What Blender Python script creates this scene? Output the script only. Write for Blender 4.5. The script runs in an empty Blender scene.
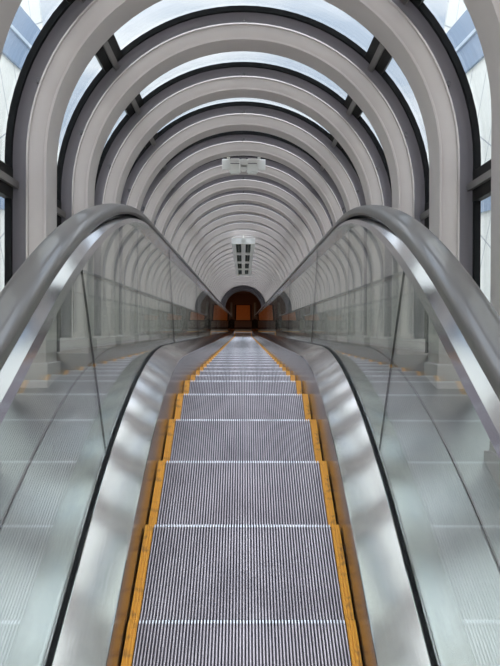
import bpy, bmesh, math
from mathutils import Vector, Matrix
from math import sin, cos, tan, pi, radians, sqrt

C = bpy.context.scene.collection
sc = bpy.context.scene

# ------------------------------------------------------------------ camera
TH = radians(30.0)
c30, s30, t30 = cos(TH), sin(TH), tan(TH)
F_PX = 660.0
H = 1.80                                    # eye height above the top landing
pitch = TH + math.atan(4.5 / F_PX)
cam = bpy.data.cameras.new('camera')
cam.sensor_fit = 'VERTICAL'
cam.sensor_height = 36.0
cam.lens = 36.0 * F_PX / 666.0
cam.clip_start = 0.02
cam.clip_end = 600
camo = bpy.data.objects.new('camera', cam)
C.objects.link(camo)
yaw = math.atan(-8.0 / F_PX)                # slope vanishes a little left of centre
roll = radians(0.55)
M = Matrix.Rotation(yaw, 4, 'Z') @ Matrix.Rotation(pi / 2 - pitch, 4, 'X') @ Matrix.Rotation(roll, 4, 'Z')
camo.matrix_world = Matrix.Translation((0, 0, H)) @ M
sc.camera = camo

# ------------------------------------------------------------------ world and exposure
sc.view_settings.view_transform = 'Standard'
sc.view_settings.look = 'None'
sc.view_settings.gamma = 1.0
sc.view_settings.use_curve_mapping = False
sc.view_settings.exposure = 1.07
sc.cycles.transparent_max_bounces = 24
sc.cycles.max_bounces = 10
sc.cycles.diffuse_bounces = 5
sc.cycles.glossy_bounces = 6
w = bpy.data.worlds.new('sky')
sc.world = w
w.use_nodes = True
nt = w.node_tree
nt.nodes.clear()
tc = nt.nodes.new('ShaderNodeTexCoord')
mp = nt.nodes.new('ShaderNodeMapping')
mp.inputs['Scale'].default_value = (1, 1, 3.5)
nz = nt.nodes.new('ShaderNodeTexNoise')
nz.inputs['Scale'].default_value = 2.6
nz.inputs['Detail'].default_value = 7
nz.inputs['Roughness'].default_value = 0.55
rp = nt.nodes.new('ShaderNodeValToRGB')
rp.color_ramp.elements[0].position = 0.40
rp.color_ramp.elements[0].color = (0.50, 0.57, 0.68, 1)
rp.color_ramp.elements[1].position = 0.62
rp.color_ramp.elements[1].color = (0.93, 0.93, 0.95, 1)
bg = nt.nodes.new('ShaderNodeBackground')
bg.inputs['Strength'].default_value = 1.0
wo = nt.nodes.new('ShaderNodeOutputWorld')
nt.links.new(tc.outputs['Generated'], mp.inputs['Vector'])
nt.links.new(mp.outputs[0], nz.inputs['Vector'])
nt.links.new(nz.outputs[0], rp.inputs[0])
sx_ = nt.nodes.new('ShaderNodeSeparateXYZ')
nt.links.new(tc.outputs['Generated'], sx_.inputs[0])
mr_ = nt.nodes.new('ShaderNodeMapRange')           # overcast sky: brightest overhead, hazy all round
mr_.inputs['From Min'].default_value = 0.0
mr_.inputs['From Max'].default_value = 1.0
mr_.inputs['To Min'].default_value = 0.70
mr_.inputs['To Max'].default_value = 3.4
nt.links.new(sx_.outputs['Z'], mr_.inputs['Value'])
nt.links.new(mr_.outputs[0], bg.inputs['Strength'])
nt.links.new(rp.outputs[0], bg.inputs['Color'])
nt.links.new(bg.outputs[0], wo.inputs[0])


# ------------------------------------------------------------------ materials
def principled(name, col, metal=0.0, rough=0.5, aniso=0.0, coat=0.0, spec=0.5):
    m = bpy.data.materials.new(name)
    m.use_nodes = True
    b = m.node_tree.nodes['Principled BSDF']
    b.inputs['Base Color'].default_value = (*col, 1)
    b.inputs['Metallic'].default_value = metal
    b.inputs['Roughness'].default_value = rough
    b.inputs['Anisotropic'].default_value = aniso
    b.inputs['Coat Weight'].default_value = coat
    b.inputs['Specular IOR Level'].default_value = spec
    return m


def noisy(m, colA, colB, scale, stretch=(1, 1, 1), lo=0.35, hi=0.65, bump=0.0, rough=None):
    """mix two colours of the surface itself by an object-space noise (wear, brushing, dirt)"""
    t = m.node_tree
    b = t.nodes['Principled BSDF']
    tc = t.nodes.new('ShaderNodeTexCoord')
    mp = t.nodes.new('ShaderNodeMapping')
    mp.inputs['Scale'].default_value = stretch
    n = t.nodes.new('ShaderNodeTexNoise')
    n.inputs['Scale'].default_value = scale
    n.inputs['Detail'].default_value = 5
    r = t.nodes.new('ShaderNodeValToRGB')
    r.color_ramp.elements[0].position = lo
    r.color_ramp.elements[0].color = (*colA, 1)
    r.color_ramp.elements[1].position = hi
    r.color_ramp.elements[1].color = (*colB, 1)
    t.links.new(tc.outputs['Object'], mp.inputs['Vector'])
    t.links.new(mp.outputs[0], n.inputs['Vector'])
    t.links.new(n.outputs[0], r.inputs[0])
    t.links.new(r.outputs[0], b.inputs['Base Color'])
    if bump:
        bp = t.nodes.new('ShaderNodeBump')
        bp.inputs['Strength'].default_value = bump
        bp.inputs['Distance'].default_value = 0.002
        t.links.new(n.outputs[0], bp.inputs['Height'])
        t.links.new(bp.outputs[0], b.inputs['Normal'])
    if rough:
        mr = t.nodes.new('ShaderNodeMapRange')
        mr.inputs['To Min'].default_value = rough[0]
        mr.inputs['To Max'].default_value = rough[1]
        t.links.new(n.outputs[0], mr.inputs['Value'])
        t.links.new(mr.outputs[0], b.inputs['Roughness'])
    return m


def brushed(m, k):
    """lengthwise brushing: reflections smear across the strip"""
    t = m.node_tree
    b = t.nodes['Principled BSDF']
    b.inputs['Anisotropic'].default_value = k
    c = t.nodes.new('ShaderNodeCombineXYZ')
    c.inputs[0].default_value = 1.0
    t.links.new(c.outputs[0], b.inputs['Tangent'])


def glass(name, tint, ior=1.5, rough=0.0):
    m = bpy.data.materials.new(name)
    m.use_nodes = True
    t = m.node_tree
    t.nodes.clear()
    tr = t.nodes.new('ShaderNodeBsdfTransparent')
    tr.inputs['Color'].default_value = (*tint, 1)
    gl = t.nodes.new('ShaderNodeBsdfGlossy')
    gl.inputs['Roughness'].default_value = rough
    gl.inputs['Color'].default_value = (1.0, 1.0, 0.99, 1)
    fr = t.nodes.new('ShaderNodeFresnel')
    geo = t.nodes.new('ShaderNodeNewGeometry')
    # same reflectance from both sides of each face
    mi = t.nodes.new('ShaderNodeMix')
    mi.data_type = 'FLOAT'
    mi.inputs[2].default_value = ior
    mi.inputs[3].default_value = 1.0 / ior
    # Fresnel node flips ior on backfaces itself; feed 1/ior there to undo it
    t.links.new(geo.outputs['Backfacing'], mi.inputs[0])
    t.links.new(mi.outputs[0], fr.inputs['IOR'])
    mx = t.nodes.new('ShaderNodeMixShader')
    out = t.nodes.new('ShaderNodeOutputMaterial')
    t.links.new(fr.outputs[0], mx.inputs[0])
    t.links.new(tr.outputs[0], mx.inputs[1])
    t.links.new(gl.outputs[0], mx.inputs[2])
    t.links.new(mx.outputs[0], out.inputs[0])
    return m


M_rib = principled('rib_paint', (0.57, 0.535, 0.53), 0.1, 0.42)
noisy(M_rib, (0.585, 0.515, 0.50), (0.625, 0.555, 0.535), 3.0)
M_cove = principled('rib_shade_paint', (0.24, 0.22, 0.245), 0.2, 0.45)  # grey-violet paint, darkened so the channel's recess shade sits in the colour
M_black = principled('black_rubber', (0.010, 0.010, 0.011), 0, 0.6, spec=0.15)
M_mull = principled('dark_mullion', (0.014, 0.013, 0.012), 0.0, 0.5, spec=0.2)
M_mull2 = principled('bronze_mullion', (0.28, 0.26, 0.25), 0.5, 0.4)
M_bolt = principled('bolt_metal', (0.14, 0.13, 0.14), 0.8, 0.35)
M_brush = principled('brushed_steel', (0.62, 0.62, 0.64), 1.0, 0.26)
noisy(M_brush, (0.86, 0.83, 0.82), (0.90, 0.87, 0.86), 4, (50, 0.5, 50), rough=(0.16, 0.21))
brushed(M_brush, 0.92)
M_sheen = principled('dull_polished_steel', (0.42, 0.41, 0.41), 1.0, 0.12)
M_outer = principled('outer_deck_steel', (0.42, 0.45, 0.45), 1.0, 0.30)
noisy(M_outer, (0.47, 0.475, 0.46), (0.53, 0.53, 0.51), 4, (50, 0.5, 50), rough=(0.26, 0.32))
brushed(M_outer, 0.9)
M_skirt = principled('skirt_steel', (0.30, 0.265, 0.24), 0.85, 0.30)
noisy(M_skirt, (0.27, 0.235, 0.21), (0.34, 0.30, 0.27), 10, (1, 0.4, 20), rough=(0.17, 0.26))
M_polish = principled('polished_steel', (0.82, 0.82, 0.84), 1.0, 0.13)
M_rail = principled('grey_rubber_handrail', (0.105, 0.093, 0.086), 0.0, 0.30, coat=0.25, spec=0.6)
M_cleat = principled('step_aluminium', (0.40, 0.375, 0.43), 0.7, 0.42)
noisy(M_cleat, (0.32, 0.275, 0.29), (0.52, 0.455, 0.475), 5, (1, 1, 1), 0.3, 0.7)
M_nose = principled('bright_nose_edge', (0.80, 0.80, 0.84), 0.5, 0.35)  # brighter metal for the front ends of the cleats
M_groove = principled('step_groove', (0.035, 0.03, 0.04), 0.2, 0.6)
M_yellow = principled('yellow_paint', (0.72, 0.30, 0.02), 0, 0.5)
noisy(M_yellow, (0.40, 0.17, 0.02), (0.80, 0.35, 0.02), 30, (1, 1, 1), 0.30, 0.48)
M_floor = principled('landing_plate_metal', (0.30, 0.30, 0.31), 0.8, 0.38)
M_ledge = principled('ledge_paint', (0.34, 0.34, 0.33), 0.2, 0.45)
M_glass = glass('balustrade_glass', (0.935, 0.962, 0.942), 1.52)
M_pane = glass('tunnel_glass', (0.93, 0.96, 0.97), 1.45)
M_white = principled('white_enamel', (0.93, 0.92, 0.89), 0.0, 0.35)
M_louvre = principled('dark_louvre', (0.12, 0.135, 0.125), 0.4, 0.35)
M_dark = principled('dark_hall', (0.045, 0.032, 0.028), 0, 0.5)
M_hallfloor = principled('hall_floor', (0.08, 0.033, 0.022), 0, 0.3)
M_door = principled('orange_wood', (0.55, 0.17, 0.04), 0, 0.45)
noisy(M_door, (0.48, 0.13, 0.03), (0.60, 0.20, 0.05), 6, (6, 1, 0.5))
M_brown = principled('brown_wood', (0.14, 0.06, 0.035), 0, 0.45)
M_band = principled('blue_glazing', (0.22, 0.30, 0.42), 0.1, 0.15)
M_bandline = principled('blue_glazing_rail', (0.55, 0.62, 0.70), 0.1, 0.4)
M_lamp = bpy.data.materials.new('lamp_glow')
M_lamp.use_nodes = True
_b = M_lamp.node_tree.nodes['Principled BSDF']
_b.inputs['Emission Color'].default_value = (1.0, 0.75, 0.45, 1)
_b.inputs['Emission Strength'].default_value = 3.0


def facade_mat():
    m = principled('cream_facade', (0.72, 0.71, 0.66), 0, 0.6)
    t = m.node_tree
    b = t.nodes['Principled BSDF']
    tcn = t.nodes.new('ShaderNodeTexCoord')
    sp = t.nodes.new('ShaderNodeSeparateXYZ')
    cb = t.nodes.new('ShaderNodeCombineXYZ')
    br = t.nodes.new('ShaderNodeTexBrick')
    br.offset = 0.0
    br.inputs['Color1'].default_value = (0.88, 0.86, 0.79, 1)
    br.inputs['Color2'].default_value = (0.84, 0.82, 0.76, 1)
    br.inputs['Mortar'].default_value = (0.40, 0.41, 0.42, 1)
    br.inputs['Scale'].default_value = 1.0
    br.inputs['Mortar Size'].default_value = 0.03
    br.inputs['Brick Width'].default_value = 1.6
    br.inputs['Row Height'].default_value = 3.2
    t.links.new(tcn.outputs['Object'], sp.inputs[0])
    t.links.new(sp.outputs['Y'], cb.inputs['X'])
    t.links.new(sp.outputs['Z'], cb.inputs['Y'])
    t.links.new(cb.outputs[0], br.inputs['Vector'])
    t.links.new(br.outputs['Color'], b.inputs['Base Color'])
    return m


M_facade = facade_mat()


# ------------------------------------------------------------------ helpers
def link(name, bm, mats, parent=None, smooth=False):
    bmesh.ops.recalc_face_normals(bm, faces=bm.faces)
    me = bpy.data.meshes.new(name)
    bm.to_mesh(me)
    bm.free()
    for mm in (mats if isinstance(mats, (list, tuple)) else [mats]):
        me.materials.append(mm)
    if smooth:
        for p in me.polygons:
            p.use_smooth = True
        try:
            me.set_sharp_from_angle(angle=radians(35))
        except Exception:
            pass
    o = bpy.data.objects.new(name, me)
    C.objects.link(o)
    if parent:
        o.parent = parent
    return o


def tag(o, label, cat, group=None):
    o['label'] = label
    o['category'] = cat
    if group:
        o['group'] = group
    return o


def empty(name, loc, label, cat, group=None, rot=(0, 0, 0)):
    o = bpy.data.objects.new(name, None)
    o.empty_display_size = 0.1
    o.location = loc
    o.rotation_euler = rot
    C.objects.link(o)
    return tag(o, label, cat, group)


def struct(name, bm, mats, smooth=False):
    o = link(name, bm, mats, None, smooth)
    o['kind'] = 'structure'
    return o


def box(bm, x0, x1, y0, y1, z0, z1, mi=0, mat=None):
    vs = [bm.verts.new((x, y, z)) for x in (x0, x1) for y in (y0, y1) for z in (z0, z1)]
    fs = []
    for f in ((0, 1, 3, 2), (4, 6, 7, 5), (0, 4, 5, 1), (2, 3, 7, 6), (0, 2, 6, 4), (1, 5, 7, 3)):
        q = bm.faces.new([vs[i] for i in f])
        q.material_index = mi
        fs.append(q)
    if mat is not None:
        bmesh.ops.transform(bm, matrix=mat, verts=vs)
    return vs


def T(x, a, n):
    """tunnel coordinates: x across, a down along the slope from the eye, n square to the slope"""
    return Vector((x, a * c30 + n * s30, H - a * s30 + n * c30))


TUN = Matrix(((1, 0, 0, 0), (0, c30, s30, 0), (0, -s30, c30, H), (0, 0, 0, 1)))


def fillet(F, Fb, R):
    L = R * tan(TH / 2)
    F0 = Fb - L
    if F <= F0:
        return 0.0
    if F < F0 + R * sin(TH):
        return R - sqrt(R * R - (F - F0) ** 2)
    return (F - Fb) * t30


FB, FR, FL, RL = 2.49, 3.96, 23.0, 2.0


def prof(F):
    return fillet(F, FB, FR) - fillet(F, FL, RL)


def hprof(F):                                # handrail bends over a tighter, higher arc
    return fillet(F, 2.169, 3.4) - fillet(F, FL, 1.6)


RAIL_TOP = H - 0.645
TRK = H - 0.775                               # lower edge of the rail track = top of the glass


def tprof(F):
    return fillet(F, 2.312, 3.4) - fillet(F, FL + 0.12, 1.6)

GB = 0.238                                   # glass foot above the tread line
DROP = prof(40.0)


def samples(F0, F1, step=None):
    out = [F0]
    F = F0
    while F < F1 - 1e-6:
        d = 0.09 if (F < 4.2 or 21.8 < F < 24.3) else 1.0
        F = min(F + d, F1)
        out.append(F)
    return out


def sweep(bm, sect, Fs, pf=prof, closed=True, caps=True, mi=0):
    """sect: list of (x, e) around; the path falls with pf(F)"""
    rings = []
    for F in Fs:
        z = -pf(F)
        rings.append([bm.verts.new((x, F, z + e)) for x, e in sect])
    n = len(sect)
    for a, b in zip(rings, rings[1:]):
        for i in range(n if closed else n - 1):
            j = (i + 1) % n
            f = bm.faces.new((a[i], a[j], b[j], b[i]))
            f.material_index = mi
    if caps and closed:
        bm.faces.new(rings[0])
        bm.faces.new(list(reversed(rings[-1])))


def words(n):
    ones = ['', 'first', 'second', 'third', 'fourth', 'fifth', 'sixth', 'seventh', 'eighth', 'ninth', 'tenth',
            'eleventh', 'twelfth', 'thirteenth', 'fourteenth', 'fifteenth', 'sixteenth', 'seventeenth',
            'eighteenth', 'nineteenth']
    tens = {2: ('twentieth', 'twenty'), 3: ('thirtieth', 'thirty'), 4: ('fortieth', 'forty'),
            5: ('fiftieth', 'fifty'), 6: ('sixtieth', 'sixty')}
    if n < 20:
        return ones[n]
    t, u = divmod(n, 10)
    return tens[t][0] if u == 0 else tens[t][1] + '-' + ones[u]


# ------------------------------------------------------------------ tunnel geometry numbers
S = 0.80                                     # rib spacing
A0 = 3.01                                    # distance of the first full rib
CN = 0.773                                   # height of the arch centre over the eye line
RO, RM, RI = 1.074, 0.985, 0.900
K0, K1 = -4, 28


def ledge_n(a):
    """n of the side ledge (0.20 over the tread line) at slope distance a"""
    n = -0.1
    for _ in range(30):
        F = a * c30 + n * s30
        z = 0.20 - prof(F)
        zz = H - a * s30 + n * c30
        n -= (zz - z) / (c30 + t30 * s30)
    return n


def arch_path(nb, seg=44):
    """(unit dir x, unit dir n, straight-leg flag) from left foot over the crown to the right foot"""
    pts = [(-1, None, nb)]
    for i in range(1, 4):
        pts.append((-1, None, nb + (CN - nb) * i / 4))
    for i in range(seg + 1):
        ph = -pi / 2 + pi * i / seg
        pts.append((sin(ph), cos(ph), None))
    for i in range(3, 0, -1):
        pts.append((1, None, nb + (CN - nb) * i / 4))
    pts.append((1, None, nb))
    return pts


def arch_sweep(bm, sect, nb, seg=44, closed=True, mi=0, alt=()):
    """sect: list of (r, a) ; vertices in local tunnel axes (x, a, n)"""
    rings = []
    for sx, cx, nn in arch_path(nb, seg):
        ring = []
        for r, a in sect:
            if cx is None:
                ring.append(bm.verts.new((sx * r, a, nn)))
            else:
                ring.append(bm.verts.new((sx * r, a, CN + r * cx)))
        rings.append(ring)
    n = len(sect)
    for p, q in zip(rings, rings[1:]):
        for i in range(n if closed else n - 1):
            j = (i + 1) % n
            f = bm.faces.new((p[i], p[j], q[j], q[i]))
            f.material_index = 1 if i in alt else mi
    if closed:
        bm.faces.new(rings[0])
        bm.faces.new(list(reversed(rings[-1])))


# ------------------------------------------------------------------ structure: landings, ledges, hall
bm = bmesh.new()
box(bm, -1.12, 1.12, -2.2, 0.115, -0.20, 0.0)
struct('floor', bm, M_floor)
bm = bmesh.new()
ZL = -DROP
box(bm, -1.6, 1.6, 23.75, 27.0, ZL - 0.2, ZL)
struct('floor', bm, M_hallfloor)

for side, sx in (('left', -1), ('right', 1)):
    bm = bmesh.new()
    sect = [(sx * 0.757, 0.20), (sx * 1.12, 0.20), (sx * 1.12, -0.25), (sx * 0.757, -0.25)]
    sweep(bm, sect, samples(-2.2, 23.9))
    struct('trim_' + side, bm, M_outer)
bm = bmesh.new()
sweep(bm, [(-0.75, -0.45), (0.75, -0.45), (0.75, -0.60), (-0.75, -0.60)], samples(0.2, 23.7))
struct('trim_underside', bm, M_dark)

# unseen tower the tunnel starts from, added behind the viewer to block rear sky
bm = bmesh.new()
box(bm, -9.0, 9.0, -8.0, -2.6, -25.0, 34.0)
struct('wall_back', bm, M_facade)

# tunnel end ring, then the dark arrival hall
AE = A0 + S * K1 + 0.25
bm = bmesh.new()
sec = [(1.90, 0.0), (0.74, 0.0), (0.74, 0.10), (1.90, 0.10)]
arch_sweep(bm, sec, ledge_n(AE))
bmesh.ops.transform(bm, matrix=TUN @ Matrix.Translation((0, AE + 0.5, 0)), verts=bm.verts)
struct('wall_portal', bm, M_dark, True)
bm = bmesh.new()
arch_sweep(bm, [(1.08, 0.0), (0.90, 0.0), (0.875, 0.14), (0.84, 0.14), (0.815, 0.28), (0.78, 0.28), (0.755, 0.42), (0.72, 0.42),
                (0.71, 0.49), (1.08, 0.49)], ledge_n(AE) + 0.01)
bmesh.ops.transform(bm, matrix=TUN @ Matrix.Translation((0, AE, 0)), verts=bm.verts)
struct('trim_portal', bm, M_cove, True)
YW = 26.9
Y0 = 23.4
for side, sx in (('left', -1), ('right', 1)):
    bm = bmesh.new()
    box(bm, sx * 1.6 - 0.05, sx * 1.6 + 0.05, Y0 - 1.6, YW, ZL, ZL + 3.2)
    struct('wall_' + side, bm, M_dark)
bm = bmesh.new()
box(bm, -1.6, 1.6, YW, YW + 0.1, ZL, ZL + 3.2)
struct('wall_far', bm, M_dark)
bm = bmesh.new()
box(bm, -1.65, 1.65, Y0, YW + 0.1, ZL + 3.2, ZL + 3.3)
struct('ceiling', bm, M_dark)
# doors on the far wall
bm = bmesh.new()
box(bm, -0.50, 0.50, YW - 0.05, YW, ZL, ZL + 2.1)
d1 = struct('door_1', bm, M_brown)
for i, sx in enumerate((-1, 1)):
    bm = bmesh.new()
    xa, xb = sorted((sx * 0.50, sx * 0.58))
    box(bm, xa, xb, YW - 0.08, YW, ZL, ZL + 2.15)
    struct('trim_door_' + ('left', 'right')[i], bm, M_black)
# the lit floor mat in front of the last step, with darker mats beside it
t = empty('floor_mat', (0, 24.3, ZL), 'orange floor mat at the far end of the tunnel, beyond the last step', 'mat')
bm = bmesh.new()
box(bm, -0.30, 0.30, 0.0, 1.35, 0.0, 0.018)
bmesh.ops.bevel(bm, geom=bm.edges[:], offset=0.004, segments=1, affect='EDGES')
link('pile', bm, M_door, t)
bm = bmesh.new()
for sx in (-1, 1):
    xa, xb = sorted((sx * 0.301, sx * 0.36))
    box(bm, xa, xb, -0.06, 1.41, 0.0, 0.012)
box(bm, -0.30, 0.30, -0.06, -0.001, 0.0, 0.012)
box(bm, -0.30, 0.30, 1.351, 1.41, 0.0, 0.012)
link('border', bm, M_black, t)
t = empty('ceiling_light', (0, 25.2, ZL + 2.9), 'small warm ceiling lamp above the orange mat at the far end', 'lamp')
bm = bmesh.new()
bmesh.ops.create_cone(bm, cap_ends=True, segments=20, radius1=0.13, radius2=0.09, depth=0.10, matrix=Matrix.Translation((0, 0, 0.20)))
box(bm, -0.015, 0.015, -0.015, 0.015, 0.24, 0.30)
link('housing', bm, M_black, t, True)
bm = bmesh.new()
bmesh.ops.create_cone(bm, cap_ends=True, segments=20, radius1=0.11, radius2=0.11, depth=0.02, matrix=Matrix.Translation((0, 0, 0.14)))
link('diffuser', bm, M_lamp, t, True)
pl = bpy.data.lights.new('hall_lamp', 'POINT')
pl.energy = 13
pl.color = (1, 0.62, 0.32)
pl.shadow_soft_size = 0.1
po = bpy.data.objects.new('hall_lamp', pl)
po.location = (0, 25.2, ZL + 2.9)
C.objects.link(po)

# glazing bays and the long mullions between the ribs
for i, k in enumerate(range(K0, K1)):
    a = A0 + S * k
    bm = bmesh.new()
    nb = min(ledge_n(a), ledge_n(a + S)) + 0.03
    arch_sweep(bm, [(1.082, 0.02), (1.092, 0.02), (1.092, S - 0.005), (1.082, S - 0.005)], nb, 30)
    bmesh.ops.transform(bm, matrix=TUN @ Matrix.Translation((0, a, 0)), verts=bm.verts)
    struct('window_%d' % (i + 1), bm, M_pane, True)


def mullion(name, ph, side, n0):
    """runs along the tunnel; a black backing with a lighter nosing"""
    bm = bmesh.new()
    L0, L1 = A0 + S * K0, A0 + S * K1
    if ph is None:
        R = Matrix.Translation((side * RO, 0, n0)) @ Matrix.Rotation(side * pi / 2, 4, 'Y')
    else:
        R = Matrix.Translation((side * RO * sin(ph), 0, CN + RO * cos(ph))) @ Matrix.Rotation(side * ph, 4, 'Y')
    box(bm, -0.070, 0.070, L0, L1, -0.022, 0.010, 0, R)
    box(bm, -0.016, 0.016, L0, L1, -0.040, -0.022, 1, R)
    bmesh.ops.transform(bm, matrix=TUN, verts=bm.verts)
    return struct(name, bm, [M_mull, M_mull2])


mullion('trim_1', radians(45), -1, 0)
mullion('trim_2', radians(45), 1, 0)
mullion('trim_3', None, -1, 0.655)
mullion('trim_4', None, 1, 0.655)


# ------------------------------------------------------------------ the ribs, every one a thing
def rib_mesh(nb):
    bm = bmesh.new()
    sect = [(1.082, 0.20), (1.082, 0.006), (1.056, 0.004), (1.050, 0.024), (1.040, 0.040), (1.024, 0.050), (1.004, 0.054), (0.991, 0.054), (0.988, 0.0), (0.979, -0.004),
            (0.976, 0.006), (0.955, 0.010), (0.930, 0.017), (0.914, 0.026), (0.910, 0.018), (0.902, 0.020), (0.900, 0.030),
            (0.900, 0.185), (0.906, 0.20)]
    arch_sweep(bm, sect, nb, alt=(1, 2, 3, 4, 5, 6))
    return bm


def seal_mesh(nb):
    bm = bmesh.new()
    arch_sweep(bm, [(1.081, -0.010), (1.053, -0.006), (1.052, 0.012), (1.081, 0.020)], nb)
    return bm


def bolt_bm(ph):
    bm = bmesh.new()
    m = Matrix.Translation((1.010 * sin(ph), 0.047, CN + 1.012 * cos(ph))) @ Matrix.Rotation(pi / 2, 4, 'X')
    bmesh.ops.create_cone(bm, cap_ends=True, segments=12, radius1=0.016, radius2=0.012, depth=0.022, matrix=m)
    return bm


def base_bm(sx, nb):
    bm = bmesh.new()
    xa, xb = sorted((sx * 0.885, sx * 1.07))
    vs = box(bm, xa, xb, -0.006, 0.206, nb - 0.14, nb + 0.085)
    bmesh.ops.bevel(bm, geom=bm.edges[:], offset=0.004, segments=1, affect='EDGES')
    return bm


def make_rib(k, label, share=None):
    a = A0 + S * k
    nb = ledge_n(a + 0.1) + 0.02
    root = empty('arch_rib', T(0, a, 0), label, 'rib', 'arched steel ribs of the tunnel', (-TH, 0, 0))
    if share is None:
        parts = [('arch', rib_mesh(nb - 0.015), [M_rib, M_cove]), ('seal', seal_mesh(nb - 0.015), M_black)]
        for ph in (0, radians(69), radians(-69)):
            parts.append(('bolt', bolt_bm(ph), M_bolt))
        for sx in (-1, 1):
            parts.append(('base_plate', base_bm(sx, nb - 0.02), M_rib))
        for n, b, m in parts:
            o = link(n, b, m, root, n != 'base_plate')
    else:
        for ch in share.children:
            c = ch.copy()
            C.objects.link(c)
            c.parent = root
    return root


bpy.context.view_layer.update()
shared = None
nshare = 4                                  # straight slope from here on: one mesh fits all
vis = 0
for k in range(K0, K1 + 1):
    if k < -1:
        lab = ['rib curving over the camera itself, just behind the viewer',
               'arched rib directly overhead, out of the top of the photo',
               'arched rib passing above the top edge of the photo, before the corner rib'][k + 4] if k + 4 < 3 else ''
        lab = 'grey steel ' + lab
    elif k == -1:
        lab = 'nearest grey rib, only its pale inner edge showing in the two upper corners'
    elif k == K1:
        lab = 'farthest grey steel rib, standing against the dark arrival hall'
    else:
        lab = 'grey steel arched rib, %s complete one from the viewer' % words(k + 1)
    if k <= nshare:
        r = make_rib(k, lab)
        if k == nshare:
            shared = r
    else:
        r = make_rib(k, lab, shared)


# ------------------------------------------------------------------ balustrades
HALF = 0.3515
XG = 0.489
TOPF, LOWF = -1.3, 24.0


def rail_section(sx):
    pts = []
    w, h = 0.043, 0.038
    for i in range(13):
        a = pi * i / 12
        pts.append((w * cos(a) * (1.0 if abs(cos(a)) < 0.98 else 1.0), -0.022 + 0.022 * sin(a) ** 0.6 if sin(a) > 0 else -0.022))
    pts += [(-w - 0.001, -0.032), (-w + 0.005, -0.040), (-w + 0.012, -0.041), (-0.026, -0.033), (0.026, -0.033),
            (w - 0.012, -0.041), (w - 0.005, -0.040), (w + 0.001, -0.032)]
    return [(sx * XG + x, RAIL_TOP + z) for x, z in pts]


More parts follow.
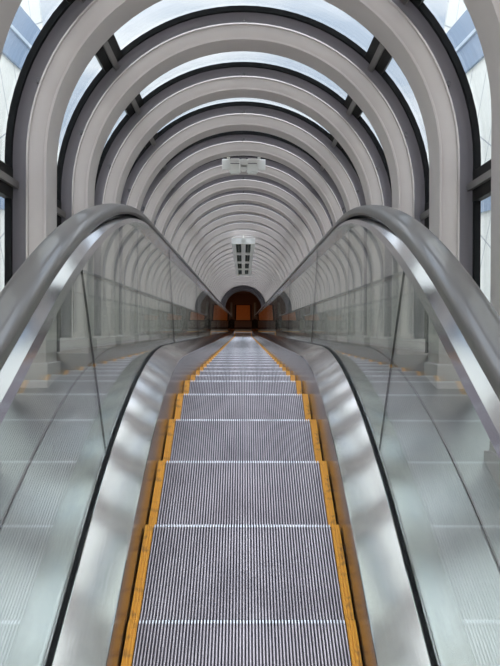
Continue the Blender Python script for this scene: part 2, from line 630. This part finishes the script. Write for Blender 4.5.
def balustrade(sx, label):
    root = empty('balustrade', (sx * XG, 0, 0), label, 'balustrade')

    def part(name, sect, Fs, m, pf=prof, smooth=True):
        bm = bmesh.new()
        sweep(bm, sect, Fs, pf)
        o = link(name, bm, m, root, smooth)
        o.location = (-sx * XG, 0, 0)
        return o
    Fs = samples(TOPF, LOWF)
    part('handrail', rail_section(sx), Fs, M_rail, hprof)
    # steel track: a slim neck under the rubber that flares out over the glass
    bm = bmesh.new()
    rings = []
    for F in Fs:
        zt, zb = RAIL_TOP - 0.034 - hprof(F), TRK - tprof(F)
        d = zt - zb
        rings.append([bm.verts.new((sx * XG + x, F, z)) for x, z in
                      ((-0.020, zt), (0.020, zt), (0.013, zt - 0.20 * d), (0.040, zb + 0.42 * d), (0.037, zb), (0.008, zb),
                       (-0.008, zb), (-0.037, zb), (-0.040, zb + 0.42 * d), (-0.013, zt - 0.20 * d))])
    for p, q in zip(rings, rings[1:]):
        for i in range(10):
            f = bm.faces.new((p[i], p[(i + 1) % 10], q[(i + 1) % 10], q[i]))
            f.material_index = 1 if i in (1, 9) else 0  # neck faces black: shadow gap under the rubber put into the colour
    bm.faces.new(rings[0])
    bm.faces.new(list(reversed(rings[-1])))
    o = link('handrail_track', bm, [M_polish, M_black], root, True)
    o.location = (-sx * XG, 0, 0)
    # newels: the rubber turns down and back under at both ends
    for F, d in ((TOPF, -1), (LOWF, 1)):
        zt = RAIL_TOP - hprof(F)
        zb = GB + 0.06 - prof(F)
        R_ = (zt - zb) / 2
        zc = (zt + zb) / 2
        sec = rail_section(sx)
        bm = bmesh.new()
        rings = []
        for i in range(17):
            a = pi * i / 16
            rings.append([bm.verts.new((x, F + d * (R_ + e - RAIL_TOP) * sin(a), zc + (R_ + e - RAIL_TOP) * cos(a))) for x, e in sec])
        for p, q in zip(rings, rings[1:]):
            for i in range(len(sec)):
                k_ = (i + 1) % len(sec)
                bm.faces.new((p[i], p[k_], q[k_], q[i]))
        bm.faces.new(rings[0])
        bm.faces.new(list(reversed(rings[-1])))
        o = link('newel_handrail', bm, M_rail, root, True)
        o.location = (-sx * XG, 0, 0)
        bm = bmesh.new()
        f_ = [bm.verts.new((sx * XG + q, F + d * (R_ - 0.045) * sin(pi * i / 16), zc + (R_ - 0.045) * cos(pi * i / 16)))
              for q in (-0.005, 0.005) for i in range(17)]
        bm.faces.new(f_[:17])
        bm.faces.new(f_[17:][::-1])
        for i in range(16):
            bm.faces.new((f_[i], f_[i + 1], f_[18 + i], f_[17 + i]))
        o = link('newel_glass', bm, M_glass, root)
        o.location = (-sx * XG, 0, 0)
    # inner deck in lengths, a slanting cover between glass and steps
    cuts = [TOPF, 3.66, 7.6, 11.5, 15.4, 19.3, LOWF]
    for a, b in zip(cuts, cuts[1:]):
        sec = [(sx * (XG - 0.011), GB + 0.002), (sx * (XG - 0.016), GB + 0.004), (sx * 0.364, 0.178), (sx * 0.357, 0.170),
               (sx * 0.357, 0.155), (sx * (XG - 0.011), GB - 0.03)]
        part('inner_deck', sec, samples(a + 0.002, b - 0.002), M_brush if b < 4 else M_sheen)
    part('skirt_panel', [(sx * 0.3565, 0.165), (sx * 0.3565, -0.26), (sx * 0.364, -0.26), (sx * 0.364, 0.165)],
         samples(0.0, LOWF - 0.2), M_skirt)
    part('glass_gasket', [(sx * (XG - 0.0095), GB + 0.005), (sx * (XG + 0.0095), GB + 0.005), (sx * (XG + 0.012), GB - 0.04),
                          (sx * (XG - 0.012), GB - 0.04)], Fs, M_black)
    part('outer_deck', [(sx * (XG + 0.013), GB), (sx * 0.745, GB), (sx * 0.750, GB - 0.005), (sx * 0.750, 0.14),
                        (sx * (XG + 0.013), 0.14)], Fs, M_outer)
    part('edge_trim', [(sx * 0.7505, GB + 0.003), (sx * 0.7565, GB + 0.003), (sx * 0.7565, 0.15), (sx * 0.7505, 0.15)], Fs, M_mull2)
    # glass in lengths with a dark sealed joint between
    cuts = [TOPF, 1.82] + [1.82 + 2.2 * i for i in range(1, 10)] + [LOWF]
    for a, b in zip(cuts, cuts[1:]):
        fs = samples(a + 0.0016, b - 0.0016)
        bm = bmesh.new()
        rings = []
        for F in fs:
            zb, zt = GB + 0.004 - prof(F), TRK + 0.004 - tprof(F)
            rings.append([bm.verts.new((x - sx * XG + sx * XG, F, z)) for x, z in
                          ((sx * XG - 0.003, zb), (sx * XG + 0.003, zb), (sx * XG + 0.003, zt), (sx * XG - 0.003, zt))])
        for p, q in zip(rings, rings[1:]):
            for i in range(4):
                j = (i + 1) % 4
                bm.faces.new((p[i], p[j], q[j], q[i]))
        bm.faces.new(rings[0])
        bm.faces.new(list(reversed(rings[-1])))
        o = link('glass_panel', bm, M_glass, root)
        o.location = (-sx * XG, 0, 0)
    for b in cuts[1:-1]:
        bm = bmesh.new()
        box(bm, sx * XG - 0.0031, sx * XG + 0.0031, b - 0.0015, b + 0.0015, GB + 0.004 - prof(b), TRK + 0.004 - tprof(b))
        o = link('joint_seal', bm, M_black, root)
        o.location = (-sx * XG, 0, 0)
    return root


balustrade(-1, 'glass balustrade with grey handrail and steel decks, left of the steps')
balustrade(1, 'glass balustrade with grey handrail and steel decks, right of the steps')

# ------------------------------------------------------------------ steps
PITCH = 0.010
NC = 64


def tread_bm():
    bm = bmesh.new()
    box(bm, -0.3205, 0.3205, -0.396, -0.004, -0.030, -0.010, 1)
    for i in range(NC):
        x = (i - (NC - 1) / 2) * PITCH
        w0, w1 = 0.0029, 0.0021
        ys = (-0.397, -0.392, -0.014, -0.001)
        zt = (-0.004, 0.0, 0.0, -0.0008)
        rows = []
        for y, z in zip(ys, zt):
            rows.append([bm.verts.new((x - w0, y, -0.0105)), bm.verts.new((x - w1, y, z)),
                         bm.verts.new((x + w1, y, z)), bm.verts.new((x + w0, y, -0.0105))])
        for r_, (a, b) in enumerate(zip(rows, rows[1:])):
            for j in range(3):
                f = bm.faces.new((a[j], a[j + 1], b[j + 1], b[j]))
                f.material_index = 2 if r_ == 2 else 0
        f = bm.faces.new(rows[0])
        f = bm.faces.new(list(reversed(rows[-1])))
        f.material_index = 2
    return bm


def riser_bm():
    bm = bmesh.new()
    prof_ = [(-0.003, -0.010), (-0.002, -0.03), (-0.012, -0.10), (-0.030, -0.17), (-0.052, -0.225)]
    lo = [[bm.verts.new((x, y, z)) for x in (-0.345, 0.345)] for y, z in prof_]
    hi = [[bm.verts.new((x, y - 0.012, z)) for x in (-0.345, 0.345)] for y, z in prof_]
    for a, b in zip(lo, lo[1:]):
        bm.faces.new((a[0], a[1], b[1], b[0]))
    for a, b in zip(hi, hi[1:]):
        bm.faces.new((a[0], b[0], b[1], a[1]))
    for a, b, c_, d in zip(lo, lo[1:], hi[1:], hi):
        bm.faces.new((a[0], b[0], c_[0], d[0]))
        bm.faces.new((a[1], d[1], c_[1], b[1]))
    bm.faces.new((lo[0][0], lo[0][1], hi[0][1], hi[0][0]))
    bm.faces.new((lo[-1][0], hi[-1][0], hi[-1][1], lo[-1][1]))
    # riser cleats
    for i in range(NC):
        x = (i - (NC - 1) / 2) * PITCH
        r_ = [[bm.verts.new((x + q * 0.0024, y + (0.004 if k_ else 0), z)) for q, k_ in ((-1, 0), (-1, 1), (1, 1), (1, 0))]
              for y, z in prof_[1:]]
        for a, b in zip(r_, r_[1:]):
            for j in range(3):
                bm.faces.new((a[j], a[j + 1], b[j + 1], b[j]))
    return bm


def line_bm(sx):
    bm = bmesh.new()
    xa, xb = sorted((sx * 0.3215, sx * HALF))
    box(bm, xa, xb, -0.396, -0.001, -0.03, -0.003)
    for j in range(3):
        x = xa + (xb - xa) * (j + 0.5) / 3
        box(bm, x - 0.0033, x + 0.0033, -0.394, -0.002, -0.003, 0.001)
    return bm


STEP_K = range(-2, 56)
GS = 'escalator steps'
step0 = empty('escalator_step', (0, 0, 0), 'x', 'step', GS)
link('tread', tread_bm(), [M_cleat, M_groove, M_nose], step0)
link('riser', riser_bm(), M_groove, step0)
for sx in (-1, 1):
    o = link('demarcation_line', line_bm(sx), M_yellow, step0)
for i, k in enumerate(STEP_K):
    F = 1.315 + 0.4 * k
    if i == 0:
        st = step0
    else:
        st = step0.copy()
        C.objects.link(st)
        for ch in step0.children:
            c = ch.copy()
            C.objects.link(c)
            c.parent = st
    st.location = (0, F, -prof(F))
    if k == -2:
        st['label'] = 'grooved step right at the top landing comb, under the viewer'
    elif k == -1:
        st['label'] = 'grooved step below the bottom edge of the photo, before the first seen'
    elif k == 0:
        st['label'] = 'grooved metal step with yellow side lines, cut by the bottom edge of the photo'
    elif k == 55:
        st['label'] = 'farthest grooved step, at the foot of the escalator by the dark hall'
    else:
        st['label'] = 'grooved metal escalator step with yellow side lines, %s up from the photo bottom edge' % words(k + 1)

# comb plates at both landings
for (y, z, sgn, lab) in ((0.115, 0.0, 1, 'steel comb plate at the top landing under the viewer'),
                         (1.315 + 0.4 * 55 + 0.012, ZL, -1, 'steel comb plate at the foot of the escalator by the hall floor')):
    t = empty('comb_plate', (0, y, z), lab, 'comb plate')
    bm = bmesh.new()
    ya, yb = sorted((0, -sgn * 0.20))
    box(bm, -0.35, 0.35, ya, yb, 0.0, 0.012)
    link('plate', bm, M_floor, t)
    bm = bmesh.new()
    for i in range(NC - 1):
        x = (i - (NC - 2) / 2) * PITCH
        ya, yb = sorted((0.0, sgn * 0.006))
        box(bm, x - 0.0014, x + 0.0014, ya, yb, 0.001, 0.010)
    ya, yb = sorted((0, -sgn * 0.05))
    box(bm, -0.35, 0.35, ya, yb, 0.0121, 0.014)
    link('comb', bm, M_yellow, t)

# ------------------------------------------------------------------ lights hung under the crown
NTOP = CN + RI                               # crown of the rib soffit
t = empty('floodlight', T(0, A0 + S * 4 + 0.34, NTOP), 'pale grey twin lamp on a wide plate across the crown of the tunnel', 'lamp',
          None, (-TH, 0, 0))
bm = bmesh.new()
box(bm, -0.215, 0.215, -0.02, 0.0, -0.105, -0.001)
for q in (-0.15, 0.15):
    box(bm, q - 0.015, q + 0.015, -0.10, -0.02, -0.004, -0.001)
bmesh.ops.bevel(bm, geom=bm.edges[:], offset=0.004, segments=1, affect='EDGES')
link('mounting_plate', bm, M_white, t)
for sx in (-1, 1):
    bm = bmesh.new()
    vs = box(bm, sx * 0.085 - 0.056, sx * 0.085 + 0.056, -0.12, -0.021, -0.155, -0.015)
    bmesh.ops.bevel(bm, geom=bm.edges[:], offset=0.014, segments=3, affect='EDGES')
    h = link('lamp_head', bm, M_white, t, True)
    bm = bmesh.new()
    box(bm, sx * 0.085 - 0.044, sx * 0.085 + 0.044, -0.123, -0.1202, -0.072, -0.066)
    link('vent_slot', bm, M_bolt, h)
bm = bmesh.new()
box(bm, -0.027, 0.027, -0.10, -0.021, -0.08, -0.015)
box(bm, -0.024, 0.024, -0.09, -0.021, -0.13, -0.09)
bmesh.ops.bevel(bm, geom=bm.edges[:], offset=0.006, segments=2, affect='EDGES')
link('junction_box', bm, M_white, t, True)


def luminaire(a, L, lab):
    t = empty('strip_light', T(0, a, NTOP - 0.09), lab, 'light fitting', 'strip lights along the crown', (-TH, 0, 0))
    bm = bmesh.new()
    for xa, xb in ((-0.205, -0.135), (-0.04, 0.04), (0.135, 0.205)):
        box(bm, xa, xb, 0.0, L, -0.10, 0.0)
    box(bm, -0.205, 0.205, 0.0, L, -0.02, 0.0)
    for y in (0.0, L - 0.05):
        box(bm, -0.206, 0.206, y, y + 0.05, -0.105, 0.0)
    for y in (0.3, L - 0.35):
        box(bm, -0.012, 0.012, y, y + 0.03, 0.0, 0.088)
    link('frame', bm, M_white, t)
    for x in (-0.0875, 0.0875):
        bm = bmesh.new()
        box(bm, x - 0.047, x + 0.047, 0.05, L - 0.05, -0.035, -0.021)
        n = 9
        for i in range(n):
            y = 0.06 + (L - 0.12) * (i + 0.5) / n
            box(bm, x - 0.046, x + 0.046, y, y + 0.006, -0.08, -0.035)
        link('louvre', bm, M_louvre, t)
        bm = bmesh.new()
        bmesh.ops.create_cone(bm, cap_ends=True, segments=10, radius1=0.013, radius2=0.013, depth=L - 0.14,
                              matrix=Matrix.Translation((x, L / 2, -0.055)) @ Matrix.Rotation(pi / 2, 4, 'X'))
        link('tube', bm, principled('unlit_tube', (0.5, 0.52, 0.5), 0, 0.3), t, True)
    return t


aL = 11.55
labs = ['pale double strip light under the crown, nearest of the row of four',
        'pale double strip light under the crown, second of the row of four',
        'pale double strip light under the crown, third of the row of four',
        'pale double strip light under the crown, farthest of the row of four']
for i in range(4):
    luminaire(aL + i * 1.72, 1.66, labs[i])

# ------------------------------------------------------------------ outside: towers beside the tunnel
for side, sx in (('left', -1), ('right', 1)):
    t = empty('office_tower', (sx * 9.0, 10, -30), 'cream panelled tower with a slanting blue glazed band, outside on the %s' % side, 'building')
    bm = bmesh.new()
    xa, xb = sorted((sx * 0.0, sx * 6.0))
    box(bm, xa, xb, -18, 22.5, 0, 52)
    link('facade', bm, M_facade, t)
    for top, hgt in ((0.0, 2.7), (7.5, 1.6)):
        bm = bmesh.new()
        y0, y1 = -18, 22.4

        def zz(y):
            return 30 + H - 2.0 - top - 0.47 * (y + 10 - 29)
        xa, xb = -sx * 0.10, sx * 0.02
        vs = []
        for x in (xa, xb):
            for y in (y0, y1):
                for d in (0, -hgt):
                    vs.append(bm.verts.new((x, y, zz(y) + d)))
        for f in ((0, 1, 3, 2), (4, 6, 7, 5), (0, 4, 5, 1), (2, 3, 7, 6), (0, 2, 6, 4), (1, 5, 7, 3)):
            bm.faces.new([vs[j] for j in f])
        b = link('glazed_band', bm, M_band, t)
        bm = bmesh.new()
        vs = []
        for x in (-sx * 0.18, -sx * 0.10):
            for y in (y0, y1):
                for d in (-hgt * 0.48, -hgt * 0.54):
                    vs.append(bm.verts.new((x, y, zz(y) + d)))
        for f in ((0, 1, 3, 2), (4, 6, 7, 5), (0, 4, 5, 1), (2, 3, 7, 6), (0, 2, 6, 4), (1, 5, 7, 3)):
            bm.faces.new([vs[j] for j in f])
        link('rail', bm, M_bandline, b)
